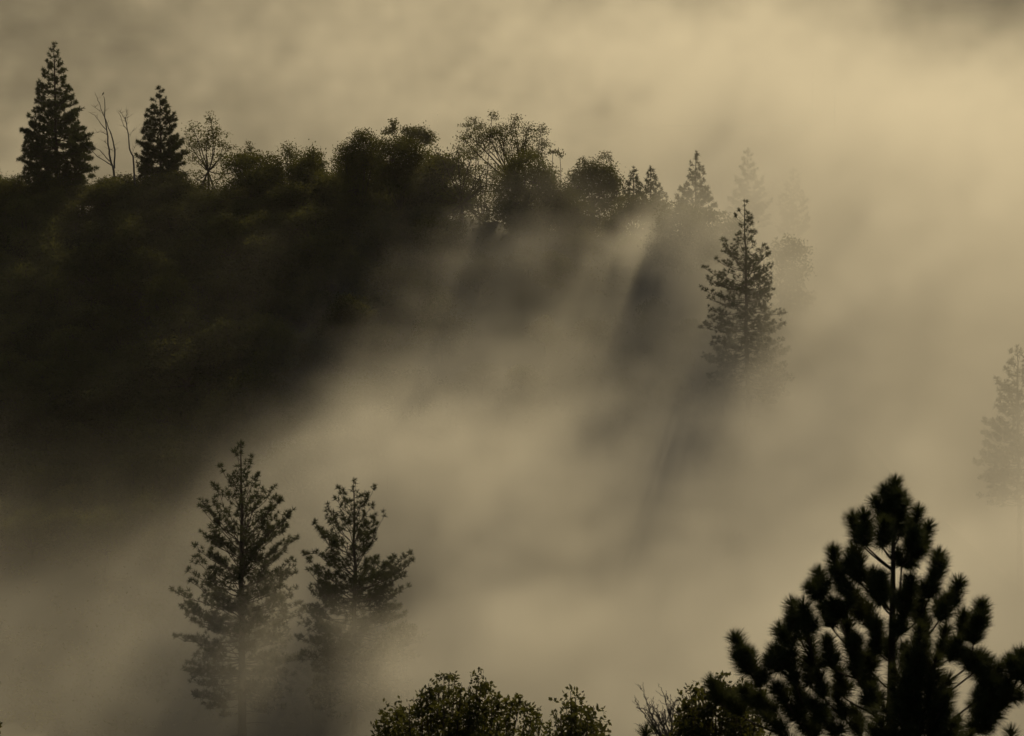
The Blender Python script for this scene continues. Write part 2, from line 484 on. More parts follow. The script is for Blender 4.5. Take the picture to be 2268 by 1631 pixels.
snag("smaller bare dead tree bending towards the short dense pine",
     [(z1([(870, 1480), (850, 1240), (790, 1110), (775, 960), (760, 800), (735, 690), (720, 590)]), 0.14, 0.035),
      (z1([(755, 810), (690, 710), (655, 620), (650, 570), (570, 480)]), 0.05, 0.012),
      (z1([(735, 680), (700, 580), (650, 520), (625, 480)]), 0.035, 0.010),
      (z1([(745, 740), (750, 620), (765, 540), (740, 440)]), 0.035, 0.008),
      (z1([(690, 570), (640, 500), (600, 430)]), 0.02, 0.008),
      (z1([(725, 600), (740, 500), (735, 400)]), 0.02, 0.006),
      (z1([(790, 920), (830, 830), (900, 780)]), 0.022, 0.008),
      (z1([(840, 1180), (890, 1060), (900, 900)]), 0.025, 0.008)], 366)


def bird():
    c = P(229.2, 211.0, 368)
    root_loc = c + np.array([0, 0, 0.0])
    # one continuous lathe from beak to tail along a tilted axis
    prof = [(-0.20, 0.002), (-0.17, 0.012), (-0.15, 0.035), (-0.11, 0.05), (-0.07, 0.045), (-0.03, 0.065), (0.04, 0.085), (0.11, 0.07), (0.17, 0.035), (0.22, 0.028), (0.33, 0.03), (0.34, 0.004)]
    mb = MB()
    ax = unit(np.array([-0.55, 0.1, -0.8]))
    pts = np.array([-ax * -t for t, r in prof]) + np.array([-0.02, 0, 0.22])
    mb.tube(pts, [r for t, r in prof], 10)
    for s in (-0.03, 0.03):
        mb.tube(np.array([[s - .02, s, 0.16], [s, s, 0.07], [s, s, -0.01]]), [0.014, 0.008, 0.008], 4)
    o = mb.build("bird", M_BIRD, None, None, True)
    o.location = tuple(root_loc); o["label"] = "small dark bird perched on the tip of the taller bare snag"; o["category"] = "bird"


bird()

# ---------------------------------------------------------------- oaks along the ridge
ridge_oak("ragged thin oak with a spiky top beside the short dense pine", 462, 400, 366,
          [(466, 262, 9, 14), (462, 290, 20, 16), (430, 290, 14, 16), (440, 312, 22, 14), (478, 305, 22, 16), (495, 322, 20, 9), (508, 328, 12, 5), (455, 330, 26, 12), (418, 318, 10, 16), (425, 345, 14, 12), (492, 346, 16, 8), (450, 355, 22, 12)],
          n_leaf=2200, leaf=0.24, clump=0.42, skirt=8, dens=3.6, trunk_r=0.16, fork=0.45)
ridge_oak("small conical dark tree on the ridge right of the ragged thin oak", 553, 440, 366,
          [(553, 328, 7, 10), (552, 350, 15, 16), (550, 376, 24, 16), (552, 400, 26, 16)], n_leaf=1500, trunk_r=0.15)
ridge_oak("dim oak with a notched crown on the ridge behind the dark wood", 640, 450, 362,
          [(640, 330, 14, 12), (655, 345, 14, 12), (634, 362, 24, 18), (662, 375, 22, 16), (620, 395, 24, 18)], n_leaf=1900, trunk_r=0.16)
ridge_oak("thin half bare oak in the dip of the ridge", 705, 450, 362,
          [(703, 345, 14, 9), (690, 360, 18, 9), (716, 366, 12, 10), (690, 385, 26, 14)], n_leaf=850, full=False, skirt=3, trunk_r=0.12)
ridge_oak("dark oak with a high rounded crown and a shoulder to its left, on the ridge", 800, 480, 348,
          [(805, 308, 24, 17), (797, 335, 36, 22), (830, 330, 16, 20), (765, 334, 15, 11), (775, 356, 24, 14), (810, 365, 34, 20), (780, 395, 30, 20)],
          n_leaf=4200, leaf=0.24)
ridge_oak("dark round oak with a forked trunk in the middle of the ridge", 885, 478, 345,
          [(872, 325, 30, 17), (908, 325, 14, 16), (870, 355, 38, 24), (908, 355, 26, 24), (850, 385, 24, 22), (885, 385, 40, 22), (928, 345, 14, 18)],
          n_leaf=4600, leaf=0.24, fork=0.35)
ridge_oak("broad flat-topped dark oak on the ridge below the open crowned oak", 1022, 480, 343,
          [(975, 345, 26, 20), (1015, 338, 24, 16), (1045, 350, 34, 22), (1080, 362, 24, 24), (960, 372, 24, 24), (1000, 378, 40, 26), (1050, 392, 36, 22), (1075, 385, 24, 20)],
          n_leaf=520, full=False, skirt=30, leaf=0.24, fork=0.35)
ridge_oak("tall open crowned oak with a bare crooked bough showing against the fog", 1128, 470, 350,
          [(1138, 270, 13, 12), (1135, 286, 14, 14), (1095, 290, 20, 10), (1078, 298, 16, 8), (1110, 303, 24, 12), (1040, 300, 18, 11), (1030, 312, 14, 8), (1055, 315, 16, 9), (1130, 318, 20, 12), (1168, 285, 14, 14), (1166, 306, 16, 14), (1155, 328, 20, 14), (1105, 326, 18, 13), (1072, 322, 20, 15), (1050, 335, 18, 12), (1140, 345, 20, 14), (1172, 340, 14, 16), (1086, 300, 22, 14), (1120, 288, 14, 16)],
          n_leaf=2600, leaf=0.22, clump=0.40, skirt=8, dens=5.0, fork=0.42, trunk_r=0.24, lean=0.9)
ridge_oak("bushy oak sloping down to the right beneath the open crowned oak", 1160, 490, 340,
          [(1165, 358, 34, 18), (1200, 384, 26, 18), (1140, 385, 32, 22), (1180, 405, 44, 20), (1215, 405, 18, 16), (1120, 410, 30, 20), (1170, 425, 40, 16)],
          n_leaf=4600, leaf=0.24)
ridge_oak("round domed oak alone in thin fog on the ridge", 1312, 525, 345,
          [(1308, 372, 24, 16), (1335, 378, 24, 16), (1290, 392, 26, 18), (1320, 402, 44, 24), (1352, 402, 20, 20), (1282, 415, 24, 20), (1330, 432, 38, 20), (1368, 425, 14, 18), (1262, 428, 16, 12), (1300, 455, 36, 16), (1345, 460, 24, 14)],
          n_leaf=4300, leaf=0.24)
ridge_oak("low oak thicket filling the gap before the round domed oak", 1245, 510, 338,
          [(1240, 425, 22, 14), (1262, 430, 18, 14), (1225, 440, 24, 16), (1255, 450, 30, 18)], n_leaf=1900)
ridge_oak("low olive oak under the close pair of small pines", 1410, 530, 334,
          [(1395, 455, 24, 16), (1425, 452, 26, 16), (1455, 462, 20, 14), (1410, 475, 44, 20), (1380, 475, 20, 14)], n_leaf=2600)
ridge_oak("low spreading oak at the foot of the dark pointed pine", 1508, 560, 318,
          [(1490, 470, 24, 18), (1520, 478, 28, 16), (1470, 495, 16, 16), (1545, 492, 24, 14), (1505, 505, 44, 18), (1575, 478, 16, 10), (1560, 505, 24, 12)],
          n_leaf=3000, leaf=0.24, trunk_r=0.2)
ridge_oak("pale oak top with spread twigs showing behind the forked dark oak", 915, 430, 372,
          [(872, 280, 10, 13), (856, 290, 8, 8), (905, 290, 14, 10), (930, 290, 18, 12), (945, 305, 22, 14), (915, 312, 30, 14), (890, 318, 20, 10)],
          n_leaf=1700, leaf=0.26, full=False, skirt=3, clump=0.4)
ridge_oak("barely visible bare oak in the fog behind the open crowned oak", 1075, 430, 384,
          [(1050, 268, 14, 8), (1090, 258, 12, 8), (1065, 280, 20, 8), (1035, 280, 12, 8)], n_leaf=520, full=False, skirt=3, leaf=0.26)
ridge_oak("faint leaning oak in the fog right of the open crowned oak", 1196, 450, 382,
          [(1198, 288, 14, 12), (1200, 320, 16, 14), (1225, 335, 16, 6), (1185, 345, 20, 14), (1240, 345, 8, 5)], n_leaf=700, full=False, skirt=3, leaf=0.26)
ridge_oak("thin twiggy treetop peeping over the round domed oak", 1344, 470, 380,
          [(1338, 345, 14, 9), (1352, 350, 8, 8)], n_leaf=380, full=False, skirt=3, leaf=0.26)
ridge_oak("rounded oak dissolving in bright fog beside the lone open pine", 1748, 640, 342,
          [(1740, 545, 24, 18), (1765, 560, 22, 18), (1735, 575, 28, 20), (1760, 600, 30, 20), (1740, 635, 34, 24), (1765, 670, 34, 24), (1735, 700, 34, 26)], n_leaf=2600, leaf=0.28)
ridge_oak("misty oak on the ridge end between two pines", 1598, 560, 330,
          [(1590, 480, 16, 12), (1610, 500, 24, 14), (1640, 500, 18, 12), (1590, 520, 30, 16), (1630, 530, 30, 14)], n_leaf=1900, leaf=0.28)
ridge_oak("dark oak half swallowed by fog below the wood, alone on the misty slope", 775, 760, 322,
          [(775, 680, 24, 20), (755, 700, 26, 22), (798, 700, 24, 20), (735, 725, 26, 18), (775, 735, 44, 22)], n_leaf=3000, leaf=0.26)

# ---------------------------------------------------------------- the wood on the shaded slope
protos = []
def rand_lobes(seed):
    r = np.random.default_rng(seed)
    n = r.integers(10, 14)
    out = []
    H = r.uniform(6.0, 8.0); W = r.uniform(2.6, 3.6)
    for i in range(n):
        a = i * 2.4 + r.uniform(0, 1); h = r.uniform(0.25, 0.85) if i else 0.88
        rad = W * (1.05 - abs(h - 0.55) * 1.3) * (0.75 if i else 0.1)
        s = r.uniform(1.0, 1.7)
        out.append((rad * math.cos(a), rad * math.sin(a), H * h, s, s, s * r.uniform(0.65, 0.85)))
    return out


slots = []
rs = np.random.default_rng(21)
def try_spot(px0, px1, d0, d1, n, mind, store):
    c = 0; tries = 0
    while c < n and tries < 6000:
        tries += 1
        px, d = rs.uniform(px0, px1), rs.uniform(d0, d1)
        x = (px - 1134) / FOCAL * d * 1.005
        yr = float(np.interp(x, RX, RY))
        y = yr + d - 370                                    # d counts from the ridge line
        if all((x - a) ** 2 + (y - b) ** 2 > mind ** 2 for a, b, _ in slots):
            slots.append((x, y, store)); c += 1


try_spot(-40, 1000, 369, 379, 34, 3.0, "crest")
try_spot(-40, 760, 308, 368, 140, 3.9, "wood")
try_spot(760, 1000, 316, 366, 24, 4.4, "wood")
try_spot(1000, 1560, 322, 366, 24, 5.0, "mist")
G_W = "oaks of the dark wood on the shaded slope"
G_M = "small oaks lost in fog below the ridge"
first = {}
for i, (x, y, kind) in enumerate(slots):
    z = float(ground_z(x, y))
    v = i % 7
    yr = float(np.interp(x, RX, RY))
    if kind == "crest":
        lft = x < -38
        label = ("dark rounded oak in the canopy line on the ridge crest near the bare snags" if lft else
                 "dark rounded oak in the canopy line on the ridge crest below the open crowned oak")
        g = "oaks of the canopy line on the crest, " + ("snag end" if lft else "middle")
        s = (rs.uniform(0.9, 1.25), rs.uniform(0.40, 0.85) if x < -45 else rs.uniform(0.45, 1.25))
    elif kind == "wood":
        up = yr - y < 22; lft = x < -45
        label = ("dark green oak in the upper wood below the tallest ridge pine and snags" if up and lft else
                 "dark green oak in the upper wood right of the snags" if up else
                 "nearly black oak low in the shaded wood under the tallest pine" if lft else
                 "nearly black oak low in the shaded wood near the fog's edge")
        g = G_W + (", upper" if up else ", lower") + (" end" if lft else " middle")
        s = (rs.uniform(0.85, 1.3), rs.uniform(0.7, 1.1))
    else:
        label = "small oak, a faint dark patch in fog on the slope below the ridge"; g = G_M
        s = (rs.uniform(0.5, 0.8), rs.uniform(0.45, 0.75))
    if v not in first:
        first[v] = oak(label, (x, y, z), rand_lobes(100 + v), n_leaf=5200, leaf=0.26, dens=2.2, clump=0.45, group=g)
        first[v].scale = (s[0], s[0], s[1])
    else:
        copy_thing(first[v], (x, y, z), rs.uniform(0, 6.28), s, label, g)

# ---------------------------------------------------------------- undergrowth over the slope
def undergrowth():
    mb = MB(); n = 5200
    x = RNG.uniform(-75, 20, n); yr = np.interp(x, RX, RY); y = yr + 4 - RNG.uniform(0, 1, n) ** 1.2 * 95
    keep = np.sin(x * 0.21 + 2 * np.sin(y * 0.09)) + np.sin(y * 0.17 + x * 0.05) + RNG.normal(0, .5, n) > np.where(x < -18, -1.2, -0.2)
    x, y = x[keep], y[keep]; z = ground_z(x, y)
    per = 26
    c = np.stack([x, y, z + 0.1], -1); rr = RNG.uniform(0.35, 1.0, len(x))
    p = np.repeat(c, per, 0) + RNG.normal(0, 1, (len(x) * per, 3)) * np.repeat(rr, per)[:, None] * np.array([.8, .8, .1])
    p[:, 2] += np.abs(RNG.normal(0, 0.75, len(p))) * np.repeat(rr, per)
    mb.leaves(p, 0.3 * RNG.uniform(.6, 1.3, len(p)), None, 0.6)
    o = mb.build("undergrowth", M_OAK); o["kind"] = "stuff"; o["label"] = "low brush and undergrowth covering the slope between the oaks"


undergrowth()

# ---------------------------------------------------------------- near pines with long needles
def bottlebrush(mb, ms, pts, n, length, width=0.0095, tip_cap=60):
    """needles all along a shoot, pointing forward, with a rounded brush at its end"""
    pts = np.asarray(pts); k = len(pts)
    seg = np.linalg.norm(np.diff(pts, axis=0), axis=1); cum = np.concatenate([[0], np.cumsum(seg)])
    s = RNG.uniform(0, cum[-1], n)
    p = np.stack([np.interp(s, cum, pts[:, i]) for i in range(3)], -1)
    ti = np.clip(np.searchsorted(cum, s) - 1, 0, k - 2)
    t = unit(np.diff(pts, axis=0))[ti]
    perp = unit(np.cross(t, RNG.normal(size=t.shape)))
    th = RNG.uniform(0.6, 1.4, n)[:, None]
    d = unit(t * np.cos(th) + perp * np.sin(th) + np.array([0, 0, 0.06]))
    mb.blades(p, d, length * RNG.uniform(0.8, 1.05, n), width)
    te = np.repeat(t[-1:] * 0 + unit(pts[-1:] - pts[-2:-1]), tip_cap, 0)
    perp = unit(np.cross(te, RNG.normal(size=te.shape))); th = RNG.uniform(0, 1.2, tip_cap)[:, None]
    mb.blades(np.repeat(pts[-1:], tip_cap, 0), te * np.cos(th) + perp * np.sin(th), length * RNG.uniform(0.72, 0.92, tip_cap), width)
    ms.tube(pts, np.linspace(0.012, 0.006, k), 5)


def z5(x, y):
    return (1500 + x / 2.268) * 0.9072, (1100 + y / 2.268) * 0.9072


def near_pine():
    d = 37.0
    trunk = [(1552, 150), (1547, 300), (1545, 500), (1542, 750), (1538, 1000), (1534, 1300), (1528, 1700)]
    tw = np.array([P(*z5(*p), d) for p in trunk])
    gz = float(ground_z(tw[-1][0], d)); end = np.array([tw[-1][0], d, gz - 0.2])
    tw = np.vstack([tw, (tw[-1] + end) / 2, end])
    org = np.array([end[0], d, gz])
    root = thing("pine_tree", "big black near pine with fat needle brushes and gaps showing fog", "pine tree", org)
    mt, ml, mc = MB(), MB(), MB()
    zz = tw[:, 2]
    mt.tube(tw, 0.012 + 0.0155 * (zz[0] - zz), 8)
    L = 0.215
    # (tip x, tip y, shoot base x, y, where its bough leaves the trunk y or None, depth offset m)
    sh = [(1555, 185, 1548, 290, None, 0), (1500, 225, 1535, 320, 420, .1), (1450, 290, 1505, 420, 520, -.1), (1600, 290, 1562, 410, 520, .12),
          (1320, 380, 1365, 520, 640, .15), (1385, 370, 1395, 530, 660, -.15), (1330, 560, 1365, 640, 700, .3),
          (1680, 345, 1650, 480, 620, -.1), (1735, 430, 1680, 560, 700, .15), (1640, 620, 1590, 640, 720, .3),
          (1215, 565, 1225, 680, 900, .1), (1235, 690, 1290, 800, 950, -.2), (1135, 690, 1140, 800, 1000, .2), (1090, 760, 1140, 830, 1000, -.1),
          (1300, 620, 1340, 720, 860, -.3), (1430, 690, 1440, 800, 900, -.2), (1795, 590, 1790, 710, 960, .05), (1770, 700, 1740, 820, 1000, -.25),
          (1905, 740, 1885, 860, 1100, .1), (1840, 830, 1800, 940, 1100, -.2), (2035, 860, 2025, 990, 1380, .1), (1935, 920, 1935, 1030, 1350, .3),
          (2010, 950, 1990, 1060, 1400, -.1), (985, 860, 1000, 980, 1180, .1), (1050, 870, 1070, 1010, 1200, -.2), (930, 1010, 965, 1090, 1300, .2),
          (1160, 870, 1200, 980, 1120, .3), (1210, 850, 1250, 930, 1060, -.3), (1330, 800, 1360, 930, 1020, .2), (1470, 720, 1490, 830, 950, .3),
          (675, 1045, 705, 1180, 1480, .1), (745, 1140, 800, 1290, 1500, .05), (700, 1150, 745, 1230, 1480, -.1), (890, 1110, 902, 1190, 1500, -.1), (862, 1165, 902, 1200, 1500, .1), (935, 1170, 905, 1210, 1500, 0),
          (985, 1130, 1000, 1280, 1450, -.2), (1080, 1060, 1110, 1200, 1350, .2), (1180, 1060, 1200, 1200, 1350, -.3), (1290, 960, 1310, 1100, 1250, .3),
          (1320, 1080, 1330, 1230, 1350, -.2), (1450, 980, 1450, 1100, 1220, -.3), (1400, 880, 1420, 990, 1130, .4), (1640, 720, 1630, 860, 980, -.3), (1700, 800, 1680, 940, 1060, .3),
          (1600, 900, 1580, 1020, 1100, -.3), (1720, 960, 1690, 1080, 1200, -.1), (1830, 1000, 1810, 1120, 1300, .3), (1900, 1060, 1870, 1150, 1400, -.2),
          (2025, 1150, 1960, 1195, 1480, 0), (2060, 1180, 1990, 1230, 1480, .1), (2130, 1210, 2060, 1300, 1520, .1), (2170, 1290, 2090, 1370, 1560, -.1), (2150, 1400, 2070, 1430, 1600, .1), (2060, 1290, 2010, 1380, 1560, -.2), (2110, 1340, 2030, 1420, 1580, .25),
          (2250, 1130, 2245, 1230, 1500, .1), (2200, 1180, 2235, 1270, 1500, -.1), (2290, 1200, 2260, 1290, 1500, .1), (2230, 1355, 2170, 1375, 1560, .1), (2110, 1460, 2040, 1500, 1620, .1), (2060, 1530, 2000, 1560, 1650, -.1),
          (1060, 1180, 1080, 1300, 1450, .4), (1130, 1250, 1160, 1370, 1480, -.2), (1010, 1330, 1050, 1420, 1560, .3), (900, 1320, 960, 1400, 1560, -.2), (960, 1420, 1020, 1500, 1620, .1), (1100, 1400, 1150, 1500, 1600, -.4), (1240, 1230, 1260, 1360, 1470, .4), (1230, 1360, 1270, 1480, 1560, .1),
          (1380, 1180, 1380, 1320, 1420, .3), (1420, 1330, 1420, 1450, 1540, -.3), (540, 1290, 570, 1390, 1660, .6), (640, 1390, 700, 1470, 1660, .5), (780, 1380, 850, 1470, 1650, .4), (720, 1330, 790, 1400, 1640, .3),
          (1330, 1450, 1350, 1560, 1640, .3), (1180, 1500, 1220, 1580, 1660, -.2), (1050, 1530, 1110, 1590, 1680, .2), (850, 1490, 920, 1570, 1680, -.2)]
    rr = np.random.default_rng(44)
    for i in range(13):                                     # boughs that come towards the camera or go away from it
        by = rr.uniform(330, 1560); half = 60 + 0.30 * (by - 250)
        bx = 1545 + rr.normal(0, 0.42) * half
        if abs(bx - 1545) > half: continue
        sh.append((bx + rr.normal(0, 30), by - rr.uniform(90, 140), bx, by, by + 120, rr.choice([-1, 1]) * rr.uniform(.25, .9)))
    zk = np.array([p[1] for p in trunk], float); xk = np.array([p[0] for p in trunk], float)
    for k, (tx, ty, bx, by, ay, off) in enumerate(sh):
        tip, b = P(*z5(tx, ty), d + off), P(*z5(bx, by), d + off * 0.8)
        tx0 = np.interp(by, zk, xk)
        near = [(math.hypot(q[2] - bx, q[3] - by), q) for q in sh if q[3] > by + 45 and abs(q[2] - tx0) < abs(bx - tx0) - 15 and (q[2] - tx0) * (bx - tx0) > 0]
        near = [q for q in near if q[0] < 260]
        if ay is None: a = P(*z5(np.interp(by + 60, zk, xk), by + 60), d)
        elif near:
            q = min(near, key=lambda e: e[0])[1]; a = P(*z5(q[2], q[3]), d + q[5] * 0.8)
        else:
            ay = by + 40 + 0.6 * abs(bx - tx0); a = P(*z5(np.interp(ay, zk, xk), ay), d)
        ln = float(np.linalg.norm(tip - b))
        # the brush reaches further down the twig than the picked shoot base
        ctrl = b * 0.55 + a * 0.45 + np.array([0, 0, -0.06 * np.linalg.norm(b - a)])
        bough = bezier(a, ctrl, b, 8)
        if ay is not None: ml.tube(bough, np.linspace(0.009 + 0.009 * np.linalg.norm(a - b), 0.010, 8), 6)
        mid = (tip + b) / 2 + RNG.normal(0, 0.012, 3)
        pts = np.array([bough[-2], b, mid, tip]) if RNG.uniform() < 0.35 else np.array([b, mid, tip])
        pts = np.array([np.array([np.interp(t, np.arange(len(pts)), pts[:, i]) for i in range(3)]) for t in np.linspace(0, len(pts) - 1, 6)])
        bottlebrush(mc, ml, pts, int(380 + 900 * ln), L * RNG.uniform(0.92, 1.08), tip_cap=110)
        for q in range(RNG.integers(1, 4)):                  # side shoots, in depth rather than outward
            e = b + unit(np.array([RNG.normal(0, .25), RNG.choice([-1, 1]) * 0.8, RNG.uniform(.3, .9)])) * RNG.uniform(.15, .32)
            bottlebrush(mc, ml, np.array([b, (b + e) / 2, e]), 240, L, tip_cap=60)
    mt.build("trunk", M_BARK, root, org, True); ml.build("boughs", M_BARK, root, org); mc.build("crown", M_NEEDLE_NEAR, root, org)


near_pine()


def bushy_near_pine(label, apex, d, height, slope, n, seed, L=0.2, name="pine_tree"):
    """a young pine seen from the tip down: shoots turned up all round a leader"""
    r = np.random.default_rng(seed)
    top = P(*z5(*apex), d)
    gz = float(ground_z(top[0], d)); org = np.array([top[0], d, gz])
    root = thing(name, label, "pine tree", org)
    mt, ml, mc = MB(), MB(), MB()
    tw = np.array([top + (org - top) * t + np.array([r.normal(0, .02), r.normal(0, .02), 0]) * (0 < t < 1) for t in np.linspace(0, 1, 9)])
    mt.tube(tw, np.linspace(0.012, 0.02 + 0.013 * (top[2] - gz), 9), 8)
    bottlebrush(mc, ml, np.array([top - np.array([0, 0, .4]), top - np.array([0, 0, .2]), top]), 300, L, tip_cap=100)
    for i in range(n):
        t = (i + r.uniform()) / n
        dz = 0.12 + height * t ** 0.75
        rad = slope * dz * r.uniform(0.45, 1.0)
        az = i * 2.4 + r.normal(0, .3)
        tip = top + np.array([rad * math.cos(az), rad * math.sin(az), -dz])
        at = np.array([top[0], top[1], top[2] - dz - 0.25 - rad * 0.5])
        b = tip + unit(at - tip) * 0.22 - np.array([0, 0, 0.14])
        ml.tube(bezier(at, (at + b) / 2 - np.array([0, 0, .05]), b, 6), np.linspace(0.02, 0.01, 6), 5)
        bottlebrush(mc, ml, np.array([b, (b + tip) / 2, tip]), 260, L * r.uniform(.9, 1.1), tip_cap=80)
    mt.build("trunk", M_BARK, root, org, True); ml.build("boughs", M_BARK, root, org); mc.build("crown", M_NEEDLE_NEAR, root, org)


bushy_near_pine("dense young pine, blackest of all, in front of the big near pine", (1690, 1005), 31.0, 2.6, 0.62, 150, 5)
bushy_near_pine("tip of a young pine just showing beside the leafless shrub", (175, 1570), 34.0, 1.2, 0.55, 26, 6)
bushy_near_pine("tip of a small pine poking up at the bottom right corner", (2195, 1575), 33.0, 1.2, 0.55, 26, 8)

# ---------------------------------------------------------------- near broadleaf shrubs
def shrub(label, d, tips, base_px, leaf=0.075, n_fill=60, seed=3, depth=0.9, sprays=60, name="live_oak_shrub", spread=0.22):
    """tips: outline of the crown in pixels; boughs run from the base to each tip, sprays of leaves all along the outer part"""
    r = np.random.default_rng(seed)
    b = P(*base_px, d); gz = float(ground_z(b[0], d)); org = np.array([b[0], d, gz])
    root = thing(name, label, "shrub", org)
    mt, ml, mc = MB(), MB(), MB()
    T = [(P(px, py, d + r.normal(0, depth * 0.25)), 1.0) for px, py in tips]
    px = np.array([t[0] for t in tips], float); py = np.array([t[1] for t in tips], float)
    for i in range(n_fill):
        x = r.uniform(px.min() + 12, px.max() - 12); o = np.argsort(px)
        y0 = np.interp(x, px[o], py[o]); y = y0 + 14 + (1750 - y0) * r.uniform(0, 1) ** 1.1
        T.append((P(x, y, d + r.uniform(-depth, depth)), 0.9))
    fork = org + np.array([0, 0, (b[2] - gz) * 0.35])
    mt.tube(bezier(org - np.array([0, 0, .2]), (org + fork) / 2 + np.array([.1, 0, 0]), fork, 5), np.linspace(0.14, 0.10, 5), 8)
    for tip, s in T:
        ctrl = fork * 0.35 + tip * 0.65 + r.normal(0, 0.18, 3); ctrl[2] -= 0.1
        br = bezier(fork, ctrl, tip, 12)
        br[1:-1] += r.normal(0, 0.015, (10, 3))
        ml.tube(br, np.linspace(0.05, 0.005, 12), 4)
        n = int(sprays * s)
        t = r.uniform(0.35, 1.0, n) ** 0.6
        p = np.stack([np.interp(t * 11, np.arange(12), br[:, i]) for i in range(3)], -1)
        q = p + r.normal(0, spread, (n, 3)) * (1.15 - t)[:, None] * 2.2 * np.array([1, 1, .8])
        for a, c in zip(p[::3], q[::3]): ml.tube(np.array([a, (a + c) / 2 + r.normal(0, .01, 3), c]), [0.006, 0.005, 0.003], 3)
        k = 7
        pos = np.repeat(q, k, 0) + r.normal(0, 0.028, (n * k, 3))
        mc.leaves(pos, leaf * r.uniform(.7, 1.25, n * k), r.normal(size=(n * k, 3)) + np.array([0, 0, .5]), 0.55)
    mt.build("trunk", M_BARK, root, org, True); ml.build("boughs", M_BARK, root, org); mc.build("crown", M_SHRUB, root, org)


def z6(pts):
    return [((850 + x / 2.52) * 0.9072, (1550 + y / 2.52) * 0.9072) for x, y in pts]


shrub("big leafy live oak crown rising in the middle of the bottom edge", 42.0,
      z6([(625, 235), (590, 260), (545, 265), (495, 300), (480, 350), (445, 380), (375, 425), (340, 440), (292, 425), (300, 470), (225, 500), (185, 565), (250, 530), (650, 300), (700, 310), (740, 320), (805, 255), (820, 290), (862, 290), (885, 365), (930, 400), (975, 420), (1022, 385), (1060, 410), (1110, 460), (1165, 480), (1195, 520), (420, 450), (560, 330)]),
      (975, 1760), n_fill=95, seed=3)
shrub("smaller sparse live oak beside the big leafy one at the bottom edge", 43.0,
      z6([(1370, 360), (1400, 400), (1440, 395), (1345, 440), (1310, 490), (1270, 510), (1235, 540), (1420, 450), (1480, 460), (1510, 435), (1500, 510), (1565, 560), (1530, 590), (1440, 520), (1380, 500)]),
      (1270, 1760), n_fill=22, seed=4, sprays=44)
shrub("yellow green broadleaf shrub growing against the big near pine", 40.0,
      [((1560 + x / 6.323) * 0.9072, (1540 + y / 6.322) * 0.9072) for x, y in
       [(785, 905), (870, 900), (920, 1010), (860, 1040), (960, 960), (1010, 890), (1260, 740), (1330, 800), (1180, 860), (1100, 900), (1420, 850), (1550, 820), (1640, 830), (1480, 900), (820, 1150), (800, 1250), (720, 1340), (690, 1430), (640, 1530), (1750, 930), (1850, 960)]],
      (1600, 1740), n_fill=60, seed=9)
shrub("leaf tip of a shrub just poking in at the left edge", 36.0, [(-22, 1514), (-32, 1530), (-45, 1520), (-50, 1550), (-65, 1560)], (-50, 1760), n_fill=6, seed=12, sprays=20, depth=0.3)


def bare_shrub():
    d = 41.0
    r = np.random.default_rng(15)
    f = lambda x, y: P((1560 + x / 6.323) * 0.9072, (1540 + y / 6.322) * 0.9072, d)
    b = f(560, 1900); gz = float(ground_z(b[0], d)); org = np.array([b[0], d, gz])
    root = thing("bare_shrub", "leafless twiggy shrub between the young pine tip and the yellow green shrub", "shrub", org)
    mt, ml = MB(), MB()
    mt.tube(bezier(org - np.array([0, 0, .2]), (org + b) / 2 + np.array([.15, .1, 0]), b, 6), np.linspace(.06, .03, 6), 6)

    def grow(p, e, rad, lev):
        mid = (p + e) / 2 + r.normal(0, 0.04, 3) * np.linalg.norm(e - p)
        br = bezier(p, mid, e, 7); br[1:-1] += r.normal(0, 0.012, (5, 3))
        ml.tube(br, np.linspace(rad, rad * 0.35, 7), 4)
        if lev == 0: return
        L = np.linalg.norm(e - p)
        for i in range(5 if lev > 1 else 4):
            q = br[r.integers(2, 7)]
            dirn = unit(unit(e - p) + r.normal(0, .55, 3) * np.array([1, .8, .7]) + np.array([0, 0, .15]))
            grow(q, q + dirn * L * r.uniform(.28, .5), rad * .5, lev - 1)
    for x, y in [(90, 1290), (170, 1270), (250, 1270), (330, 1370), (450, 1220), (520, 1230), (640, 1300), (700, 1330), (400, 1230), (120, 1360)]:
        e = f(x, y); e[1] += r.normal(0, .15)
        grow(b, e, 0.02, 2)
    mt.build("trunk", M_DEAD, root, org, True); ml.build("twigs", M_DEAD, root, org)


bare_shrub()

# ------------------------------------------------------------------ fog
FX0, FX1, FY0, FY1, FZ0, FZ1 = -135., 135., 90., 560., -84., 60.
VOX = 2.0
BILLOWS = [
    (1000, 1020, 290, 14, 25, 9, 0.4), (1150, 1380, 250, 18, 32, 10, 1.1), (850, 1040, 285, 8, 22, 7, 0.6), (1270, 1200, 270, 9, 28, 9, 0.8),
    (1260, 830, 305, 9, 24, 9, -0.6), (780, 560, 335, 7, 20, 7, -0.5), (100, 750, 290, 18, 60, 30, -1.2),
    (1840, 800, 292, 8, 14, 13, 0.9), (1720, 480, 365, 10, 18, 10, 0.5), (2220, 20, 470, 28, 110, 16, -0.8), (60, 40, 450, 22, 90, 16, -0.6),
    (560, 1600, 236, 8, 12, 6, -0.5), (1660, 690, 276, 7, 12, 8, -0.7), (1490, 880, 279, 6, 10, 8, 0.7), (800, 1320, 250, 8, 15, 13, -1.0), (1430, 600, 316, 6, 14, 7, 1.5), (2235, 950, 275, 8, 30, 14, -0.7),
]


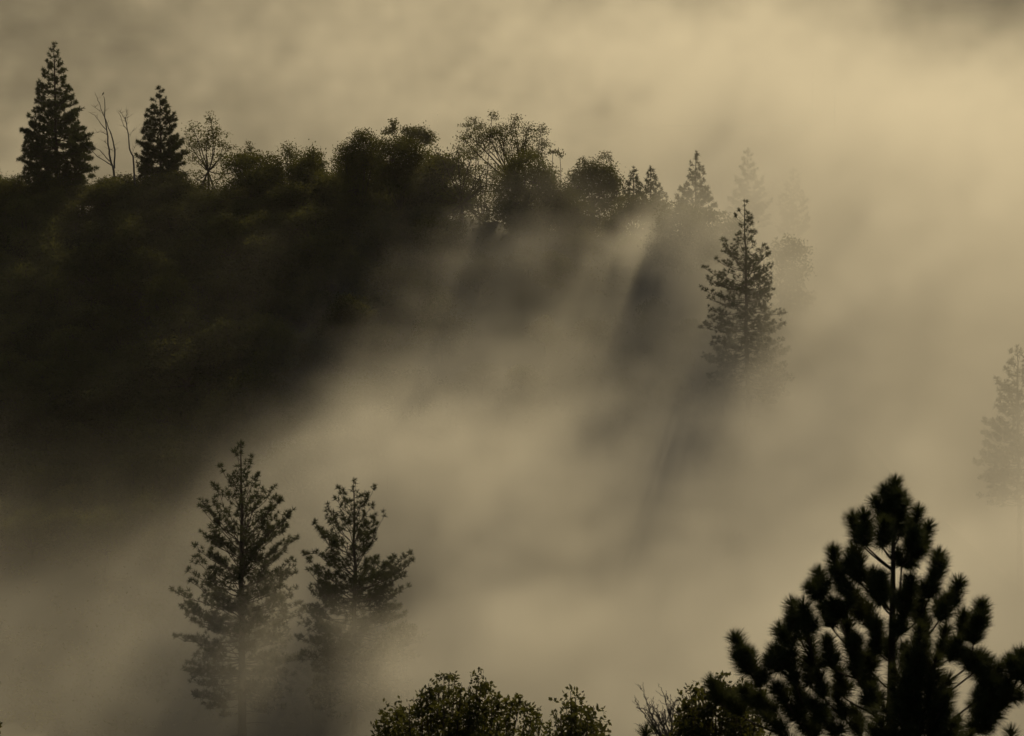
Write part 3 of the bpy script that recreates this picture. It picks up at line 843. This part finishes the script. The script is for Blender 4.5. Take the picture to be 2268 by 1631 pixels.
def fog():
    nx, ny, nz = [int((b - a) / VOX) + 1 for a, b in ((FX0, FX1), (FY0, FY1), (FZ0, FZ1))]
    xs = np.linspace(FX0, FX1, nx); ys = np.linspace(FY0, FY1, ny); zs = np.linspace(FZ0, FZ1, nz)
    X = xs[None, None, :]; Y = ys[None, :, None]; Z = zs[:, None, None]
    rng = np.random.default_rng(13)

    def noise(stretch, lo, beta=1.9, tilt=0.0):
        """fractal noise; tilt leans its long axis up to the right"""
        w = rng.normal(size=(nz, ny, nx))
        kz = np.fft.fftfreq(nz, VOX)[:, None, None]
        ky = np.fft.fftfreq(ny, VOX)[None, :, None] * stretch[1]
        kx = np.fft.rfftfreq(nx, VOX)[None, None, :]
        ka = (kx * math.cos(tilt) + kz * math.sin(tilt)) * stretch[0]
        kb = (-kx * math.sin(tilt) + kz * math.cos(tilt)) * stretch[2]
        k = np.sqrt(ka ** 2 + ky ** 2 + kb ** 2)
        amp = (k ** 2 + (1 / lo) ** 2) ** (-beta / 2)
        f = np.fft.irfftn(np.fft.rfftn(w) * amp, s=(nz, ny, nx))
        return (f - f.mean()) / f.std()

    n1 = noise((1.0, 1.0, 1.0), 70)
    n2 = noise((1.3, 1.1, 0.8), 40, 1.65, R(30))
    n3 = noise((1.8, 1.2, 0.7), 15, 1.35, R(38))
    G = ground_z(X[0] + 0 * Y[0], Y[0] + 0 * X[0])[None]          # ny, nx
    yr = np.interp(xs, RX, RY)[None, None, :]
    zr = np.interp(xs, RX, RZ)[None, None, :]
    cloud = np.exp(0.38 * n1 + 0.46 * n2 + 0.62 * n3)                    # billowing aloft
    mod = np.exp(0.12 * n1 + 0.20 * n2 + 0.26 * n3)                      # calmer in the valley
    # thicker billows and thinner gaps: (pixel, pixel, distance, radius across, along, up, strength)
    bill = 1.0
    for px, py, d, rx, ry, rz, amt in BILLOWS:
        c = P(px, py, d)
        bill = bill * np.exp(amt * np.exp(-((X - c[0]) / rx) ** 2 - ((Y - c[1]) / ry) ** 2 - ((Z - c[2]) / rz) ** 2))
    mod = mod * bill; cloud = cloud * bill
    # fog lying in the valley before the ridge: low at the left, higher and thicker to the right
    top = np.interp(X, [-70, -34, -20, -4, 12, 25, 60], [-53, -45.5, -46, -41, -37, -31, -26])
    top = top + np.interp(X, [-60, -34, -16, 20], [0.0, 0.10, 0.36, 0.20]) * np.clip(Y - 260, -20, 30) + 1.2 * n1 + 1.3 * n2
    valley = 0.034 * (1 - sstep(-5, 7, Z - top)) * sstep(0, 28, Y - np.interp(X, [-36, -16, 4, 14], [226, 220, 190, 165])) * (1 - sstep(-12, 8, Y - yr))
    valley = valley * (0.30 + 0.70 * sstep(-34, -8, X)) * (1 - 0.85 * sstep(252, 266, Y) * (1 - sstep(-35, -27, X))) * (1 - 0.85 * sstep(276, 306, Y) * (1 - sstep(10, 22, X))) * (1 - 0.45 * sstep(22, 48, X))
    # fog pouring over and behind the ridge
    btop = np.interp(X, [-80, -30, 10, 60], [46, 38, 16, 1])
    back = np.interp(X, [-70, -10, 30], [0.0023, 0.0045, 0.0090]) * sstep(0, 1, (Y - yr - 2 + 30 * sstep(16, 32, X)) / 43) * (1 - sstep(-9, 11, Z - btop + 7 * n1 + 3 * n2))
    # bank at the right hand end
    right = 0.005 * sstep(16, 46, X + 5 * n2) * sstep(225, 300, Y) * (1 - sstep(-8, 10, Z - btop + 8 + 6 * n1))
    # fog hugging the middle slope, streaked by the shadows of the ridge trees
    edge = sstep(-25, -8, X + 0.36 * (330 - Y) + 3.0 * n2)
    hh = np.interp(yr - Y, [0, 30, 62], [5.0, 10.5, 15.0]) + 8 * sstep(10, 26, X)
    veil = 0.027 * (0.07 + 0.93 * edge) * sstep(255, 290, Y) * (1 - sstep(-3, 4, Z - G - hh + 2.2 * n2)) * (1 - sstep(-10, 4, Y - yr))
    # low lit bank lapping at the foot of the wood
    foot = 0.0062 * sstep(236, 262, Y) * (1 - sstep(292, 318, Y)) * (1 - sstep(-6, 6, Z + 44 + 2.5 * n2 + 2 * n3)) * (1 - sstep(-30, -20, X))
    den = (valley + veil + foot) * mod + (back + right) * cloud
    den[np.broadcast_to(Z < G - 3, den.shape)] = 0
    den[:, :2] = 0; den[:, -2:] = 0; den[:, :, :2] = 0; den[:, :, -2:] = 0; den[-2:] = 0
    den[den < 0.0004] = 0
    den = den.astype(np.float32).ravel()

    me = bpy.data.meshes.new("fog_bank")
    me.vertices.add(len(den))
    at = me.attributes.new("fog", 'FLOAT', 'POINT'); at.data.foreach_set("value", den)
    o = bpy.data.objects.new("fog_bank", me); COL.objects.link(o)
    o["kind"] = "stuff"; o["label"] = "sunlit fog lying in the valley and pouring over the ridge"

    m, n, l = new_mat("valley_fog")
    out = n.new("ShaderNodeOutputMaterial"); pv = n.new("ShaderNodeVolumePrincipled")
    pv.inputs["Color"].default_value = (0.97, 0.92, 0.78, 1)
    pv.inputs["Density"].default_value = 1.0
    pv.inputs["Density Attribute"].default_value = "density"
    pv.inputs["Anisotropy"].default_value = 0.3
    l.new(pv.outputs[0], out.inputs["Volume"])

    ng = bpy.data.node_groups.new("fog_bank", "GeometryNodeTree")
    ng.interface.new_socket("Geometry", in_out='INPUT', socket_type='NodeSocketGeometry')
    ng.interface.new_socket("Geometry", in_out='OUTPUT', socket_type='NodeSocketGeometry')
    N, K = ng.nodes, ng.links
    gi = N.new("NodeGroupInput"); go = N.new("NodeGroupOutput")
    pos = N.new("GeometryNodeInputPosition"); sep = N.new("ShaderNodeSeparateXYZ"); K.new(pos.outputs[0], sep.inputs[0])

    def math_node(op, a, b=None):
        q = N.new("ShaderNodeMath"); q.operation = op
        for i, v in enumerate((a, b)):
            if v is None: continue
            if isinstance(v, (int, float)): q.inputs[i].default_value = v
            else: K.new(v, q.inputs[i])
        return q.outputs[0]
    ids = []
    for c, (lo, hi, cnt) in enumerate(((FX0, FX1, nx), (FY0, FY1, ny), (FZ0, FZ1, nz))):
        s = math_node('SUBTRACT', sep.outputs[c], lo)
        s = math_node('MULTIPLY', s, (cnt - 1) / (hi - lo))
        ids.append(math_node('ROUND', s))
    row = math_node('ADD', ids[1], math_node('MULTIPLY', ids[2], ny))
    idx = math_node('ADD', ids[0], math_node('MULTIPLY', row, nx))
    na = N.new("GeometryNodeInputNamedAttribute"); na.data_type = 'FLOAT'; na.inputs["Name"].default_value = "fog"
    si = N.new("GeometryNodeSampleIndex"); si.data_type = 'FLOAT'; si.domain = 'POINT'; si.clamp = True
    K.new(gi.outputs[0], si.inputs["Geometry"]); K.new(na.outputs[0], si.inputs["Value"]); K.new(idx, si.inputs["Index"])
    vc = N.new("GeometryNodeVolumeCube")
    K.new(si.outputs[0], vc.inputs["Density"])
    vc.inputs["Min"].default_value = (FX0, FY0, FZ0); vc.inputs["Max"].default_value = (FX1, FY1, FZ1)
    vc.inputs["Resolution X"].default_value = nx; vc.inputs["Resolution Y"].default_value = ny; vc.inputs["Resolution Z"].default_value = nz
    sm = N.new("GeometryNodeSetMaterial"); sm.inputs["Material"].default_value = m
    K.new(vc.outputs[0], sm.inputs["Geometry"]); K.new(sm.outputs[0], go.inputs[0])
    md = o.modifiers.new("fog", 'NODES'); md.node_group = ng
    me.materials.append(m)


def haze():
    """the thin even air round everything"""
    x0, x1, y0, y1, z0, z1 = -920, 920, -70, 1820, -120, 560
    v = np.array([(x, y, z) for x in (x0, x1) for y in (y0, y1) for z in (z0, z1)], float)
    mb = MB(); mb.quads(v, [(0, 1, 3, 2), (4, 6, 7, 5), (0, 4, 5, 1), (2, 3, 7, 6), (0, 2, 6, 4), (1, 5, 7, 3)])
    m, n, l = new_mat("haze")
    out = n.new("ShaderNodeOutputMaterial"); pv = n.new("ShaderNodeVolumePrincipled")
    pv.inputs["Color"].default_value = (0.93, 0.88, 0.78, 1); pv.inputs["Density"].default_value = 0.00003
    pv.inputs["Anisotropy"].default_value = 0.3
    l.new(pv.outputs[0], out.inputs["Volume"])
    o = mb.build("haze", m); o["kind"] = "stuff"; o["label"] = "thin haze in the air over the whole valley"


fog()
haze()

# ------------------------------------------------------------------ light
world = bpy.data.worlds.new("World"); scene.world = world
world.use_nodes = True
wn, wl = world.node_tree.nodes, world.node_tree.links
wn.clear()
wo = wn.new("ShaderNodeOutputWorld"); bg = wn.new("ShaderNodeBackground"); sky = wn.new("ShaderNodeTexSky")
sky.sky_type = 'NISHITA'; sky.sun_disc = False
sky.sun_elevation = SUN_EL; sky.sun_rotation = SUN_AZ
sky.air_density = 1.0; sky.dust_density = 4.0; sky.ozone_density = 0.3
bg.inputs["Strength"].default_value = 0.05
wl.new(sky.outputs[0], bg.inputs["Color"]); wl.new(bg.outputs[0], wo.inputs["Surface"])

sd = bpy.data.lights.new("sun", 'SUN'); sd.energy = 5.0; sd.angle = R(0.5); sd.color = (1.0, 0.832, 0.53)
so = bpy.data.objects.new("sun", sd); COL.objects.link(so)
to_sun = Vector((math.sin(SUN_AZ) * math.cos(SUN_EL), math.cos(SUN_AZ) * math.cos(SUN_EL), math.sin(SUN_EL)))
so.rotation_euler = (-to_sun).to_track_quat('-Z', 'Y').to_euler()
so.location = (60, 200, 150)

# ------------------------------------------------------------------ render
scene.view_settings.view_transform = 'Standard'
scene.view_settings.look = 'None'
scene.view_settings.exposure = -0.15
scene.view_settings.gamma = 1.0
cy = scene.cycles
cy.max_bounces = 4; cy.diffuse_bounces = 2; cy.glossy_bounces = 1; cy.transmission_bounces = 2; cy.volume_bounces = 0
cy.volume_step_rate = 1.0; cy.volume_max_steps = 512
cy.use_denoising = True
cy.use_adaptive_sampling = True; cy.adaptive_threshold = 0.02
cy.sample_clamp_indirect = 4.0
